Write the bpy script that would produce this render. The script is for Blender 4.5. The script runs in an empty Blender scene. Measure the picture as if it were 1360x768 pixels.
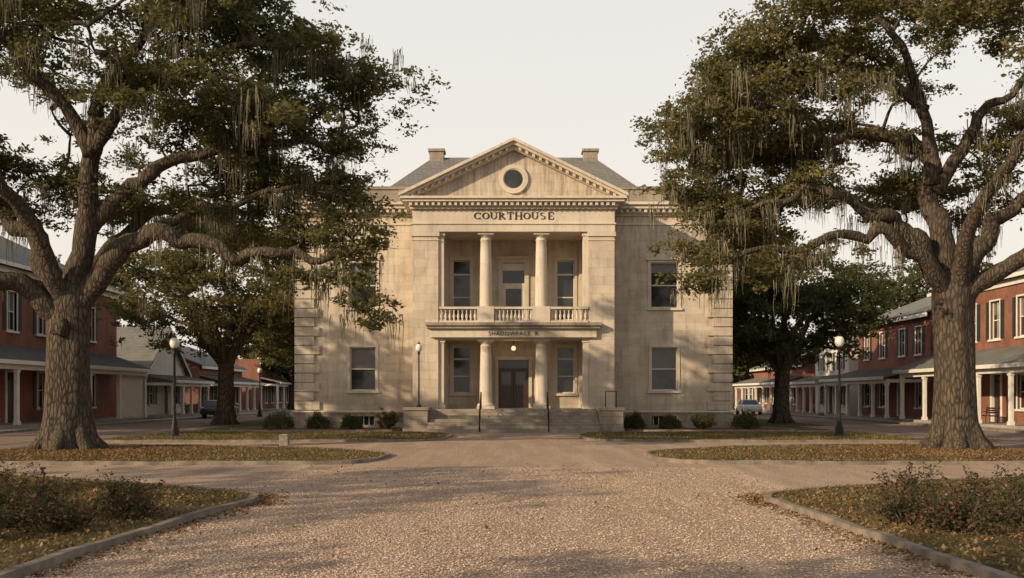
import bpy, math, random
import numpy as np
from mathutils import Vector, Matrix
random.seed(7)
rng = np.random.default_rng(11)
C = bpy.context.scene.collection

# ------------------------------------------------------------ materials
class NT:
    def __init__(s, name):
        s.m = bpy.data.materials.new(name); s.m.use_nodes = True
        s.t = s.m.node_tree; s.t.nodes.clear()
        s.out = s.t.nodes.new('ShaderNodeOutputMaterial')
    def n(s, typ, ins=None, **props):
        nd = s.t.nodes.new('ShaderNode' + typ)
        for k, v in props.items(): setattr(nd, k, v)
        if ins:
            for k, v in ins.items(): s.set(nd, k, v)
        return nd
    def set(s, nd, k, v):
        i = nd.inputs[k]
        if isinstance(v, bpy.types.NodeSocket): s.t.links.new(v, i)
        elif isinstance(v, (tuple, list)) and len(v) == 3 and i.type == 'RGBA': i.default_value = (*v, 1)
        else: i.default_value = v
    def mix(s, f, a, b, mode='MIX'):
        nd = s.n('Mix', data_type='RGBA', blend_type=mode)
        s.set(nd, 0, f); s.set(nd, 6, a); s.set(nd, 7, b)
        return nd.outputs[2]
    def math(s, op, a, b=0.0, c=0.0):
        nd = s.n('Math', operation=op); s.set(nd, 0, a); s.set(nd, 1, b); s.set(nd, 2, c)
        return nd.outputs[0]
    def obj(s): return s.n('TexCoord').outputs['Object']
    def noise(s, vec, scale, detail=4, rough=0.6):
        return s.n('TexNoise', {'Vector': vec, 'Scale': scale, 'Detail': detail, 'Roughness': rough}).outputs['Fac']
    def ramp(s, f, a, b, lo=0.0, hi=1.0):
        nd = s.n('MapRange', {0: f, 1: a, 2: b, 3: lo, 4: hi}); return nd.outputs[0]
    def mapping(s, vec, sc):
        return s.n('Mapping', {'Vector': vec, 'Scale': sc}).outputs[0]
    def finish(s, col, rough=0.8, bump=None, bs=0.3, bd=0.02, spec=0.3, metal=0.0, coat=0.0):
        p = s.n('BsdfPrincipled', {'Base Color': col, 'Roughness': rough, 'Specular IOR Level': spec, 'Metallic': metal, 'Coat Weight': coat})
        if bump is not None:
            b = s.n('Bump', {'Strength': bs, 'Distance': bd, 'Height': bump}); s.set(p, 'Normal', b.outputs[0])
        s.t.links.new(p.outputs[0], s.out.inputs[0]); return s.m

def m_plain(name, col, rough=0.6, var=0.15, sc=3.0, spec=0.3, metal=0.0, bs=0.1):
    t = NT(name); v = t.obj(); n = t.noise(v, sc, 4)
    c = t.mix(t.ramp(n, .3, .7), tuple(x*(1-var) for x in col), tuple(min(1, x*(1+var)) for x in col))
    return t.finish(c, rough, t.noise(v, sc*9), bs, 0.01, spec, metal)

def m_stone(name, c1, c2, mortar, bw=1.15, bh=0.46, ms=0.012, stain=0.5, bstr=0.5, grime=0.0):
    t = NT(name); v = t.obj()
    s = t.n('SeparateXYZ', {0: v})
    u = t.math('ADD', s.outputs[0], s.outputs[1])
    cv = t.n('CombineXYZ', {0: u, 1: s.outputs[2], 2: 0.0}).outputs[0]
    br = t.n('TexBrick', {'Vector': cv, 'Color1': c1, 'Color2': c2, 'Mortar': mortar, 'Scale': 1.0, 'Mortar Size': ms,
                          'Mortar Smooth': 0.5, 'Bias': -0.3, 'Brick Width': bw, 'Row Height': bh}, offset=0.5)
    big = t.noise(v, 0.35, 5, 0.65); med = t.noise(v, 2.2, 5, 0.7)
    c = t.mix(t.ramp(big, .44, .66, 0, stain), br.outputs[0], tuple(x*.62 for x in c2))
    streak = t.noise(t.mapping(v, (2.2, 2.2, .22)), 1.6, 5, .7)
    c = t.mix(t.ramp(streak, .48, .74, 0, stain), c, tuple(x*.42 for x in c2))
    c = t.mix(t.ramp(med, .35, .7, 0, .4), c, tuple(min(1, x*1.12) for x in c1))
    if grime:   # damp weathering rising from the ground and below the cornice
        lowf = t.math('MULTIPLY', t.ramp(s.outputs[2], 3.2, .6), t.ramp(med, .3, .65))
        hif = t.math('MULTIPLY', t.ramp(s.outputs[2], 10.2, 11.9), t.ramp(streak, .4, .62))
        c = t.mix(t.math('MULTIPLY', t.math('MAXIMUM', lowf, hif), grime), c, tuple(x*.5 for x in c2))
    fine = t.noise(v, 22, 4, .7)
    f2 = t.ramp(fine, .2, .8, .6, 1.35)
    c = t.mix(.4, c, t.n('CombineXYZ', {0: f2, 1: f2, 2: f2}).outputs[0], 'MULTIPLY')
    h = t.math('ADD', t.math('MULTIPLY', br.outputs['Fac'], -0.8), t.math('MULTIPLY', fine, .35))
    return t.finish(c, .9, h, bstr, .015, .2)

M = {}
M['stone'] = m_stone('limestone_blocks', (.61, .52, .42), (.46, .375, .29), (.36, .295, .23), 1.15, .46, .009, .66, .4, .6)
M['trim'] = m_stone('limestone_trim', (.62, .54, .445), (.53, .45, .36), (.40, .34, .28), 2.3, 3.0, .006, .5, .3)
M['oldstone'] = m_stone('weathered_stone', (.33, .28, .23), (.22, .185, .15), (.11, .095, .075), 1.5, .4, .01, .7, .5)
M['brick'] = m_stone('red_brick', (.28, .11, .072), (.18, .075, .053), (.27, .21, .17), .24, .08, .008, .6, .4)
M['white'] = m_plain('white_paint', (.68, .64, .58), .5, .1, 1.5)
M['cream'] = m_plain('cream_siding', (.54, .50, .43), .6, .1, 1.0)
M['frame'] = m_plain('window_frame_paint', (.62, .58, .51), .5, .08)
M['wood'] = m_plain('dark_door_wood', (.045, .022, .016), .35, .3, 6, .5)
M['black'] = m_plain('black_iron', (.012, .012, .012), .55, .2, 5, .3)
M['shutter'] = m_plain('shutter_paint', (.03, .035, .03), .5, .2)
M['letter'] = m_plain('bronze_letters', (.035, .03, .025), .5, .2)
M['blind'] = m_plain('window_blind', (.14, .135, .125), .35, .2, 1.2, .6)
M['metalroof'] = m_plain('porch_roof_metal', (.17, .165, .155), .5, .2, 1.0, .4)
M['concrete'] = m_plain('concrete', (.30, .26, .22), .9, .25, 2.5, .2, 0, .4)
M['curb'] = m_plain('curb_stone', (.20, .165, .135), .9, .4, 2.5, .2, 0, .6)
M['marker'] = m_plain('marker_stone', (.22, .19, .15), .9, .3, 8)

def m_glass():
    t = NT('window_glass'); v = t.obj(); n = t.noise(v, .9, 2)
    c = t.mix(t.ramp(n, .35, .65), (.012, .014, .015), (.045, .045, .042))
    return t.finish(c, .06, t.noise(v, 1.3, 1), .05, .05, .5)
M['glass'] = m_glass()
def m_shingle():
    t = NT('slate_roof'); v = t.obj(); s = t.n('SeparateXYZ', {0: v})
    u = t.math('ADD', s.outputs[0], s.outputs[1])
    cv = t.n('CombineXYZ', {0: u, 1: s.outputs[2], 2: 0.0}).outputs[0]
    br = t.n('TexBrick', {'Vector': cv, 'Color1': (.20, .19, .175), 'Color2': (.14, .135, .13), 'Mortar': (.07, .065, .06), 'Scale': 1.0,
             'Mortar Size': .012, 'Brick Width': .3, 'Row Height': .14})
    c = t.mix(t.ramp(t.noise(v, .6, 5), .35, .7, 0, .5), br.outputs[0], (.23, .20, .17))
    return t.finish(c, .85, br.outputs['Fac'], -.4, .02)
M['slate'] = m_shingle()

def m_leaf(name, c1, c2, c3, trans=.35):
    t = NT(name); a = t.n('Attribute', attribute_name='tint').outputs['Fac']; v = t.obj()
    c = t.mix(t.ramp(t.noise(v, .55, 2), .35, .65), c1, c2)
    c = t.mix(t.ramp(a, .55, 1.0, 0, .9), c, c3)
    c = t.mix(t.ramp(a, 0, .35, .5, 0), c, tuple(x*.5 for x in c1))
    p = t.n('BsdfDiffuse', {'Color': c})
    tr = t.n('BsdfTranslucent', {'Color': t.mix(.4, c, (.30, .27, .07))})
    mx = t.n('MixShader', {0: trans, 1: p.outputs[0], 2: tr.outputs[0]})
    t.t.links.new(mx.outputs[0], t.out.inputs[0]); return t.m
M['leaf'] = m_leaf('oak_leaves', (.082, .086, .044), (.125, .122, .058), (.21, .18, .08), .38)
M['leaf2'] = m_leaf('oak_leaves_golden', (.092, .092, .044), (.15, .132, .06), (.25, .20, .09), .38)
M['leafdark'] = m_leaf('dark_leaves', (.052, .064, .032), (.08, .09, .042), (.125, .118, .05))
M['moss'] = m_leaf('spanish_moss', (.16, .15, .11), (.22, .20, .15), (.28, .25, .18), .3)
M['shrub'] = m_leaf('shrub_leaves', (.04, .054, .024), (.065, .078, .033), (.11, .11, .045), .2)
M['azalea'] = m_leaf('azalea_leaves', (.045, .052, .028), (.07, .068, .036), (.20, .085, .062), .2)
M['grass'] = m_leaf('grass_blades', (.10, .094, .038), (.155, .13, .06), (.29, .225, .11), .3)
M['litter'] = m_leaf('dry_leaves', (.15, .085, .042), (.23, .135, .072), (.36, .24, .13), .1)

def m_bark():
    t = NT('oak_bark'); v = t.obj()
    vs = t.mapping(v, (1, 1, .28))
    r = t.noise(vs, 9, 6, .7)
    vo = t.n('TexVoronoi', {'Vector': vs, 'Scale': 9.0}, feature='DISTANCE_TO_EDGE').outputs['Distance']
    h = t.math('ADD', r, t.math('MULTIPLY', t.math('MINIMUM', vo, .25), 2.0))
    c = t.mix(t.ramp(h, .45, 1.05), (.028, .021, .016), (.135, .105, .08))
    c = t.mix(t.ramp(t.noise(v, .7, 5, .7), .4, .65, 0, .5), c, (.065, .052, .042))
    g = t.n('SeparateXYZ', {0: t.n('NewGeometry').outputs['Normal']}).outputs[2]
    mossf = t.math('MULTIPLY', t.ramp(g, .25, .8), t.ramp(t.noise(v, 1.5, 5), .4, .6))
    c = t.mix(t.math('MULTIPLY', mossf, .7), c, (.08, .08, .035))
    return t.finish(c, .95, h, .8, .06, .15)
M['bark'] = m_bark()

def m_gravel():
    t = NT('gravel'); v = t.obj()
    vo = t.n('TexVoronoi', {'Vector': v, 'Scale': 28.0}); vc = vo.outputs['Color']; vd = vo.outputs['Distance']
    g = t.n('SeparateXYZ', {0: vc}).outputs[0]
    c = t.mix(g, (.36, .245, .175), (.64, .49, .375))
    c = t.mix(t.ramp(vd, .25, .6, 0, .55), c, (.21, .14, .10))
    big = t.noise(v, .35, 6, .7)
    c = t.mix(t.ramp(big, .44, .68, 0, .6), c, (.33, .22, .16))
    tr = t.noise(t.mapping(v, (1.2, .12, 1)), 1.3, 4)
    c = t.mix(t.ramp(tr, .45, .7, 0, .5), c, (.58, .45, .345))
    h = t.math('ADD', t.math('MULTIPLY', vd, -1.2), t.noise(v, 6, 5))
    return t.finish(c, .95, h, .9, .035, .15)
M['gravel'] = m_gravel()
def m_pebble():
    t = NT('gravel_stones'); a = t.n('Attribute', attribute_name='tint').outputs['Fac']
    c = t.mix(a, (.22, .145, .10), (.62, .47, .36))
    return t.finish(c, .9)
M['pebble'] = m_pebble()
def m_ground(name, c1, c2, c3, s=.8):
    t = NT(name); v = t.obj()
    a = t.noise(v, s, 6, .7); b = t.noise(v, 9, 5, .75); d = t.noise(v, 40, 3, .7)
    c = t.mix(t.ramp(a, .38, .62), c1, c2)
    c = t.mix(t.ramp(b, .5, .68, 0, .85), c, c3)
    c = t.mix(t.ramp(d, .35, .65, .5, 0), c, tuple(x*.4 for x in c1))
    return t.finish(c, .95, t.math('ADD', b, d), .8, .04, .1)
M['lawn'] = m_ground('lawn', (.11, .10, .045), (.175, .135, .07), (.23, .16, .095))
M['mulch'] = m_ground('leaf_mulch', (.13, .067, .039), (.19, .10, .058), (.27, .155, .09), 1.5)
M['base'] = m_ground('grassy_ground', (.09, .09, .038), (.135, .115, .055), (.17, .125, .07), .3)
M['street'] = m_ground('street_paving', (.28, .20, .165), (.34, .255, .21), (.24, .17, .14), .4)

# ------------------------------------------------------------ mesh builder
class MB:
    def __init__(s): s.v = []; s.f = []; s.sm = []
    def add(s, vs, fs, smooth=False):
        o = len(s.v); s.v += [tuple(p) for p in vs]
        for f in fs: s.f.append(tuple(i+o for i in f)); s.sm.append(smooth)
    def box(s, x0, x1, y0, y1, z0, z1):
        s.add([(x0,y0,z0),(x1,y0,z0),(x1,y1,z0),(x0,y1,z0),(x0,y0,z1),(x1,y0,z1),(x1,y1,z1),(x0,y1,z1)],
              [(0,3,2,1),(4,5,6,7),(0,1,5,4),(1,2,6,5),(2,3,7,6),(3,0,4,7)])
    def prism(s, poly, y0, y1, axis='y'):
        n = len(poly)
        if axis == 'y': P = lambda p, t: (p[0], t, p[1])
        elif axis == 'x': P = lambda p, t: (t, p[0], p[1])
        else: P = lambda p, t: (p[0], p[1], t)
        vs = [P(p, y0) for p in poly] + [P(p, y1) for p in poly]
        fs = [tuple(range(n)), tuple(range(2*n-1, n-1, -1))] + [(i, n+i, n+(i+1) % n, (i+1) % n) for i in range(n)]
        s.add(vs, fs)
    def lathe(s, cx, cy, prof, seg=16, cap=True):
        n = len(prof); vs = []
        for r, z in prof:
            for k in range(seg):
                a = 2*math.pi*k/seg; vs.append((cx+r*math.cos(a), cy+r*math.sin(a), z))
        fs = [(i*seg+k, i*seg+(k+1) % seg, (i+1)*seg+(k+1) % seg, (i+1)*seg+k) for i in range(n-1) for k in range(seg)]
        if cap: fs += [tuple(range(seg-1, -1, -1)), tuple((n-1)*seg+k for k in range(seg))]
        s.add(vs, fs, True)
    def tube(s, pts, rad, seg=8, lump=0.0, ph=0.0):
        pts = [Vector(p) for p in pts]; n = len(pts); vs = []
        ref = Vector((0.13, 1, 0.21)).normalized()
        for i, p in enumerate(pts):
            t = (pts[min(i+1, n-1)] - pts[max(i-1, 0)]).normalized()
            a = t.cross(ref)
            if a.length < .05: a = t.cross(Vector((1, 0, 0)))
            a.normalize(); b = t.cross(a)
            for k in range(seg):
                th = 2*math.pi*k/seg
                r = rad[i]
                if lump: r *= 1 + lump*(.5*math.sin(3*th+ph+i*.11)+.35*math.sin(5*th+1.7+ph-i*.17)+.25*math.sin(9*th+i*.23))
                vs.append(p + a*(r*math.cos(th)) + b*(r*math.sin(th)))
        fs = [(i*seg+k, i*seg+(k+1) % seg, (i+1)*seg+(k+1) % seg, (i+1)*seg+k) for i in range(n-1) for k in range(seg)]
        fs += [tuple(range(seg-1, -1, -1)), tuple((n-1)*seg+k for k in range(seg))]
        s.add(vs, fs, True)
    def obj(s, name, mat, parent=None, bevel=0):
        me = bpy.data.meshes.new(name); me.from_pydata(s.v, [], s.f); me.polygons.foreach_set('use_smooth', s.sm)
        me.materials.append(mat); me.update()
        o = bpy.data.objects.new(name, me); C.objects.link(o)
        if parent: o.parent = parent
        if bevel:
            b = o.modifiers.new('bevel', 'BEVEL'); b.width = bevel; b.segments = 2; b.limit_method = 'ANGLE'
        return o

def empty(name, loc=(0, 0, 0), rot=0):
    e = bpy.data.objects.new(name, None); e.location = loc; e.rotation_euler = (0, 0, rot); e.empty_display_size = .5
    C.objects.link(e); return e

def wall(mb, u0, u1, y0, y1, z0, z1, holes):
    us = sorted({u0, u1, *[h[0] for h in holes], *[h[1] for h in holes]})
    zs = sorted({z0, z1, *[h[2] for h in holes], *[h[3] for h in holes]})
    for i in range(len(us)-1):
        run = None
        for j in range(len(zs)-1):
            cu, cz = (us[i]+us[i+1])/2, (zs[j]+zs[j+1])/2
            solid = not any(h[0] < cu < h[1] and h[2] < cz < h[3] for h in holes)
            if solid: run = (run[0], zs[j+1]) if run else (zs[j], zs[j+1])
            if (not solid or j == len(zs)-2) and run:
                mb.box(us[i], us[i+1], y0, y1, run[0], run[1]); run = None

def window(fr, gl, bl, cas, y, u0, u1, z0, z1, transom=None, blind=.5, cw=.14, muntin=True, hood=False):
    cas.box(u0-cw, u0, y-.05, y+.05, z0, z1); cas.box(u1, u1+cw, y-.05, y+.05, z0, z1)
    cas.box(u0-cw, u1+cw, y-.055, y+.05, z1, z1+cw)
    cas.box(u0-cw-.06, u1+cw+.06, y-.12, y+.12, z0-.13, z0)
    if hood: cas.box(u0-cw-.1, u1+cw+.1, y-.16, y+.03, z1+cw, z1+cw+.12)
    a, b = y+.14, y+.20; w = .06
    fr.box(u0, u0+w, a, b, z0, z1); fr.box(u1-w, u1, a, b, z0, z1)
    fr.box(u0+w, u1-w, a, b, z0, z0+w*1.3); fr.box(u0+w, u1-w, a, b, z1-w, z1)
    top = z1
    if transom:
        fr.box(u0+w, u1-w, a-.01, b, transom-.05, transom+.05); top = transom
    mid = (z0+top)/2; fr.box(u0+w, u1-w, a-.015, b-.01, mid-.03, mid+.03)
    zb = z1 - (z1-z0)*blind
    gl.box(u0+.01, u1-.01, y+.18, y+.21, z0, zb if blind > 0 else z1)
    if blind > 0: bl.box(u0+.01, u1-.01, y+.181, y+.211, zb, z1)

# ------------------------------------------------------------ courthouse
CH = empty('courthouse', (0, 0, 0))
st, tr, fr, gl, bl, cs, old = MB(), MB(), MB(), MB(), MB(), MB(), MB()
W = 12.18
for s in (-1, 1):
    def S(a, b): return (a, b) if s > 0 else (-b, -a)
    u = S(7.74, 9.20); uu = S(7.70, 9.26); bs_ = S(7.75, 9.15)
    holes = [(*u, 2.15, 4.60), (*uu, 6.80, 9.35), (*bs_, .22, .72)]
    a, b = S(4.04, W)
    wall(st, a, b, 55, 55.5, 0, 12.06, holes)
    window(fr, gl, bl, cs, 55, *u, 2.15, 4.60, blind=.5)
    window(fr, gl, bl, cs, 55, *uu, 6.80, 9.35, blind=.22 if s > 0 else .45, hood=True)
    gl.box(*bs_, 55.2, 55.25, .22, .72)
    for k in range(5):
        x = bs_[0]+.1+k*.3; fr.box(x, x+.04, 55.1, 55.14, .22, .72)
    x0, x1 = S(W-.5, W); st.box(x0, x1, 55.5, 77, 0, 12.06)
    z = 1.05; k = 0
    while z < 11.3:
        wq = 1.3 if k % 2 == 0 else .98
        q0, q1 = S(W-wq, W+.1); st.box(q0, q1, 54.87, 55.6, z+.03, z+.50)
        z += .52; k += 1
    p0, p1 = S(5.45, W+.14)
    wall(old, p0, p1, 54.84, 54.998, 0, .93, [(*bs_, .22, .72)])
    tr.box(*S(5.43, W+.2), 54.78, 54.997, .93, 1.03)
    tr.box(*S(5.42, W+.05), 54.93, 55.2, 11.45, 11.58)
    tr.box(*S(5.42, W+.12), 54.88, 55.2, 11.95, 12.07)
    tr.box(*S(5.42, W+.45), 54.5, 55.6, 12.30, 12.50)
    tr.box(*S(5.42, W+.6), 54.35, 55.7, 12.50, 12.66)
    tr.box(*S(5.42, W+.2), 54.8, 55.6, 12.07, 12.30)
    x = 5.6
    while x < W+.4:
        tr.box(*S(x, x+.16), 54.58, 54.80, 12.10, 12.297); x += .34
    tr.box(*S(W+.2, W+.6), 55.7, 77, 12.50, 12.66); tr.box(*S(W, W+.42), 55.6, 77, 12.07, 12.5)
    old.box(*S(5.42, W), 54.98, 55.35, 12.66, 13.45); old.box(*S(5.40, W+.08), 54.9, 55.43, 13.45, 13.62)
    old.box(*S(W-.36, W), 55.35, 77, 12.66, 13.45); old.box(*S(W-.44, W+.08), 55.43, 77, 13.45, 13.62)
    for px in (6.1, 9.2, 11.9):
        old.box(*S(px-.35, px+.35), 54.93, 55.36, 12.67, 13.44)
st.box(-W, W, 77, 77.5, 0, 13.4)
st.box(-W+.5, W-.5, 55.7, 76.9, 12.0, 12.3)
ent = [(-3.46, -2.44, 6.15, 9.55), (2.44, 3.46, 6.15, 9.55), (-.62, .62, 5.8, 9.4),
       (-3.46, -2.44, 2.0, 4.65), (2.44, 3.46, 2.0, 4.65), (-.86, .86, 1.17, 3.9)]
wall(st, -4.04, 4.04, 55.5, 56, 0, 12.0, ent)
for e in (ent[0], ent[1]): window(fr, gl, bl, cs, 55.5, *e, transom=8.75, blind=.0)
for e in (ent[3], ent[4]): window(fr, gl, bl, cs, 55.5, *e, transom=3.95, blind=.0)
cs.box(-.86, -.62, 55.42, 55.55, 5.8, 9.4); cs.box(.62, .86, 55.42, 55.55, 5.8, 9.4)
cs.box(-.86, .86, 55.41, 55.55, 9.4, 9.62); cs.box(-.98, .98, 55.3, 55.55, 9.62, 9.76)
fr.box(-.62, .62, 55.6, 55.7, 8.98, 9.4); gl.box(-.62, .62, 55.62, 55.66, 8.25, 8.98); fr.box(-.62, .62, 55.58, 55.72, 8.1, 8.25)
fr.box(-.62, -.45, 55.6, 55.7, 5.8, 8.1); fr.box(.45, .62, 55.6, 55.7, 5.8, 8.1); fr.box(-.45, .45, 55.6, 55.7, 7.95, 8.1)
fr.box(-.45, .45, 55.6, 55.7, 5.8, 6.4); gl.box(-.45, .45, 55.63, 55.68, 6.4, 7.95)
cs.box(-1.04, -.86, 55.42, 55.55, 1.17, 3.9); cs.box(.86, 1.04, 55.42, 55.55, 1.17, 3.9); cs.box(-1.1, 1.1, 55.38, 55.55, 3.9, 4.1)
dr = MB()
for s in (-1, 1):
    a, b = (s*.82, s*.01); a, b = min(a, b), max(a, b)
    dr.box(a, b, 55.66, 55.72, 1.17, 3.35)
    for (z0, z1) in ((1.3, 1.75), (1.85, 2.35)): dr.box(a+.12, b-.12, 55.635, 55.661, z0, z1)
    dr.box(a, a+.1, 55.62, 55.66, 1.17, 3.35); dr.box(b-.1, b, 55.62, 55.66, 1.17, 3.35)
    gl.box(a+.14, b-.14, 55.64, 55.665, 2.5, 3.2)
dr.box(-.86, -.82, 55.6, 55.72, 1.17, 3.9); dr.box(.82, .86, 55.6, 55.72, 1.17, 3.9); dr.box(-.82, .82, 55.6, 55.72, 3.35, 3.45)
gl.box(-.82, .82, 55.66, 55.7, 3.45, 3.9)
dr.obj('door', M['wood'], CH, .006)
for s in (-1, 1):
    def S(a, b): return (a, b) if s > 0 else (-b, -a)
    st.box(*S(4.04, 5.41), 52.5, 54.99, 1.17, 10.55)
    old.box(*S(4.0, 5.5), 52.4, 54.99, 0, 1.17)
    tr.box(*S(3.97, 5.49), 52.42, 54.99, 10.42, 10.66)
    tr.box(*S(4.0, 5.45), 52.46, 54.99, 10.2, 10.27)
    for (z0, z1) in ((1.17, 4.93), (5.78, 10.66)):
        tr.box(*S(3.74, 4.039), 52.62, 53.2, z0+.2, z1-.2); tr.box(*S(3.68, 4.038), 52.57, 53.25, z0, z0+.2); tr.box(*S(3.68, 4.038), 52.57, 53.25, z1-.2, z1-.002)
    tr.box(*S(3.7, 4.037), 55.3, 55.498, 1.17, 4.9); tr.box(*S(3.7, 4.037), 55.3, 55.498, 5.8, 10.66)
old.box(-3.998, 3.998, 51.9, 55.49, 0, 1.165)
tr.box(-4.035, 4.035, 52.55, 55.49, 4.93, 5.45)
tr.box(-4.45, 4.45, 52.3, 52.55, 4.99, 5.45)
old.box(-4.62, 4.62, 52.12, 52.499, 5.452, 5.60); old.box(-4.7, 4.7, 52.02, 52.499, 5.602, 5.78)
old.box(-4.035, 4.035, 52.499, 55.49, 5.46, 5.779)
tr.box(-5.44, 5.44, 52.44, 54.99, 10.662, 11.05); tr.box(-5.5, 5.5, 52.38, 54.99, 11.05, 11.14)
tr.box(-5.42, 5.42, 52.46, 54.99, 11.14, 11.86); tr.box(-5.55, 5.55, 52.3, 54.99, 11.86, 11.98)
tr.box(-5.6, 5.6, 52.26, 55.3, 11.98, 12.2); tr.box(-5.9, 5.9, 51.95, 55.4, 12.2, 12.34); tr.box(-6.02, 6.02, 51.84, 55.4, 12.34, 12.47)
x = -5.55
while x < 5.5: tr.box(x, x+.15, 52.04, 52.26, 12.0, 12.197); x += .30
tr.box(-4.03, 4.03, 54.99, 55.49, 10.66, 11.9)
zb = 12.47; ap = 15.42; hx = 6.1; sl = (ap-zb)/hx
st.prism([(-5.5, zb), (5.5, zb), (0, zb+5.5*sl-.1)], 52.6, 54.9)
def rake(y0, y1, off, th, ov):
    for s in (-1, 1):
        tr.prism([(s*(hx+ov), zb-ov*sl-off), (0, ap-off), (0, ap-off-th), (s*(hx+ov), zb-ov*sl-off-th)][::s], y0, y1)
rake(51.82, 55.6, -.16, .17, .0); rake(51.98, 52.7, .012, .15, -.05); rake(52.28, 52.7, .165, .2, -.5)
for s in (-1, 1):
    for k in range(15):
        xx = s*(.35+k*.36); zz = ap-.165-abs(xx)*sl
        tr.prism([(xx-.075, zz-.17+s*.075*sl), (xx+.075, zz-.17-s*.075*sl), (xx+.075, zz-s*.075*sl), (xx-.075, zz+s*.075*sl)], 52.08, 52.278)
ring = MB(); seg = 40
for (r0, r1, y0) in ((.56, .78, 52.47), (.50, .58, 52.52)):
    vs = []; fs = []
    for k in range(seg):
        a = 2*math.pi*k/seg; c, s_ = math.cos(a), math.sin(a)
        vs += [(c*r0, y0, 13.5+s_*r0), (c*r1, y0, 13.5+s_*r1), (c*r1, 52.62, 13.5+s_*r1), (c*r0, 52.62, 13.5+s_*r0)]
    for k in range(seg):
        a, b = 4*k, 4*((k+1) % seg); fs += [(a, b, b+1, a+1), (a+1, b+1, b+2, a+2), (a+3, a, b, b+3)]
    ring.add(vs, fs)
ring.obj('round_window_ring', M['trim'], CH)
g2 = MB(); g2.add([(.56*math.cos(2*math.pi*k/seg), 52.56, 13.5+.56*math.sin(2*math.pi*k/seg)) for k in range(seg)], [tuple(range(seg))]); g2.obj('round_window_glass', M['glass'], CH)
rf = MB()
rf.add([(-9.1, 56.1, 12.5), (9.1, 56.1, 12.5), (9.1, 76, 12.5), (-9.1, 76, 12.5), (-5.1, 62, 16.95), (5.1, 62, 16.95), (5.1, 69, 16.95), (-5.1, 69, 16.95)],
       [(0, 1, 5, 4), (1, 2, 6, 5), (2, 3, 7, 6), (3, 0, 4, 7), (4, 5, 6, 7)])
rf.add([(-hx+.1, 52.2, zb+.02), (0, 52.2, ap+.1), (0, 62, ap+.1), (-hx+.1, 62, zb+.02), (hx-.1, 52.2, zb+.02), (hx-.1, 62, zb+.02)], [(0, 1, 2, 3), (1, 4, 5, 2)])
rf.obj('roof', M['slate'], CH)
for s in (-1, 1):
    old.box(s*4.85-.45, s*4.85+.45, 61.6, 62.5, 15.5, 17.25); old.box(s*4.85-.53, s*4.85+.53, 61.52, 62.58, 17.25, 17.42)
col = MB()
def column(x, y, z0, z1, r):
    h = z1-z0
    col.box(x-r*1.4, x+r*1.4, y-r*1.4, y+r*1.4, z0, z0+.14)
    pr = [(r*1.35, z0+.14), (r*1.38, z0+.18), (r*1.3, z0+.26), (r*1.1, z0+.29), (r*1.05, z0+.33)]
    for k in range(9):
        t = k/8; pr.append((r*(1-.17*t**1.6), z0+.34+(h-.34-.42)*t))
    zt = z1-.42
    pr += [(r*.9, zt+.02), (r*.9, zt+.06), (r*.83, zt+.07), (r*.84, zt+.17), (r*.98, zt+.2), (r*1.18, zt+.28), (r*1.2, zt+.3)]
    col.lathe(x, y, pr, 28)
    col.box(x-r*1.28, x+r*1.28, y-r*1.28, y+r*1.28, zt+.3, z1-.001)
for x in (-1.5, 1.5):
    column(x, 53.0, 1.167, 4.929, .34); column(x, 53.0, 5.78, 10.661, .34)
col.obj('columns', M['trim'], CH)
ba = MB()
for (a, b) in ((-3.98, -1.95), (-1.05, 1.05), (1.95, 3.98)):
    ba.box(a, b, 52.42, 52.66, 5.781, 5.90); ba.box(a, b, 52.40, 52.68, 6.52, 6.64)
    n = int((b-a)/.21)
    for k in range(n):
        x = a+(k+.5)*(b-a)/n
        ba.lathe(x, 52.54, [(.05, 5.90), (.05, 5.95), (.035, 5.98), (.075, 6.10), (.07, 6.17), (.03, 6.32), (.03, 6.38), (.05, 6.43), (.05, 6.52)], 8)
for x in (-1.5, 1.5): ba.box(x-.45, x+.45, 52.38, 52.7, 5.782, 6.66)
ba.obj('balustrade', M['trim'], CH)
stp = MB()
for i in range(7):
    y0 = 49.5+i*.35
    stp.box(-4.4, 4.4, y0, 51.899, i*.167+(.001 if i else 0), (i+1)*.167-.003)
stp.obj('steps', M['oldstone'], CH, .012)
ck = MB()
for s in (-1, 1):
    a, b = (4.42, 5.65) if s > 0 else (-5.65, -4.42)
    ck.box(a, b, 50.3, 52.38, 0, 1.12); ck.box(a-.06, b+.06, 50.22, 52.37, 1.12, 1.27)
    ck.box(a-.05, b+.05, 50.25, 52.36, 0, .2)
ck.obj('step_cheek_walls', M['oldstone'], CH, .015)
hr = MB()
for x in (-1.72, 1.78):
    hr.tube([(x, 49.45, .05), (x, 49.45, .95), (x, 49.55, 1.02), (x, 51.7, 2.05), (x, 51.85, 2.05), (x, 51.85, 1.17)], [.035]*6, 8)
    hr.tube([(x, 50.6, .5), (x, 50.6, 1.53)], [.022]*2, 6); hr.tube([(x, 49.5, .5), (x, 51.8, 1.6)], [.015]*2, 6)
for (x0) in (4.75, 5.3): hr.tube([(x0, 50.5, 1.27), (x0, 50.5, 2.1)], [.025]*2, 6)
hr.tube([(4.75, 50.5, 2.1), (5.3, 50.5, 2.1)], [.02]*2, 6)
hr.obj('handrails', M['black'], CH)
le = MB()
def sg(x0, z0, x1, z1, w, y=52.43):
    d = Vector((x1-x0, z1-z0)); n = Vector((-d.y, d.x)).normalized()*w/2
    le.prism([(x0+n.x, z0+n.y), (x0-n.x, z0-n.y), (x1-n.x, z1-n.y), (x1+n.x, z1+n.y)], y, y+.06)
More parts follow.
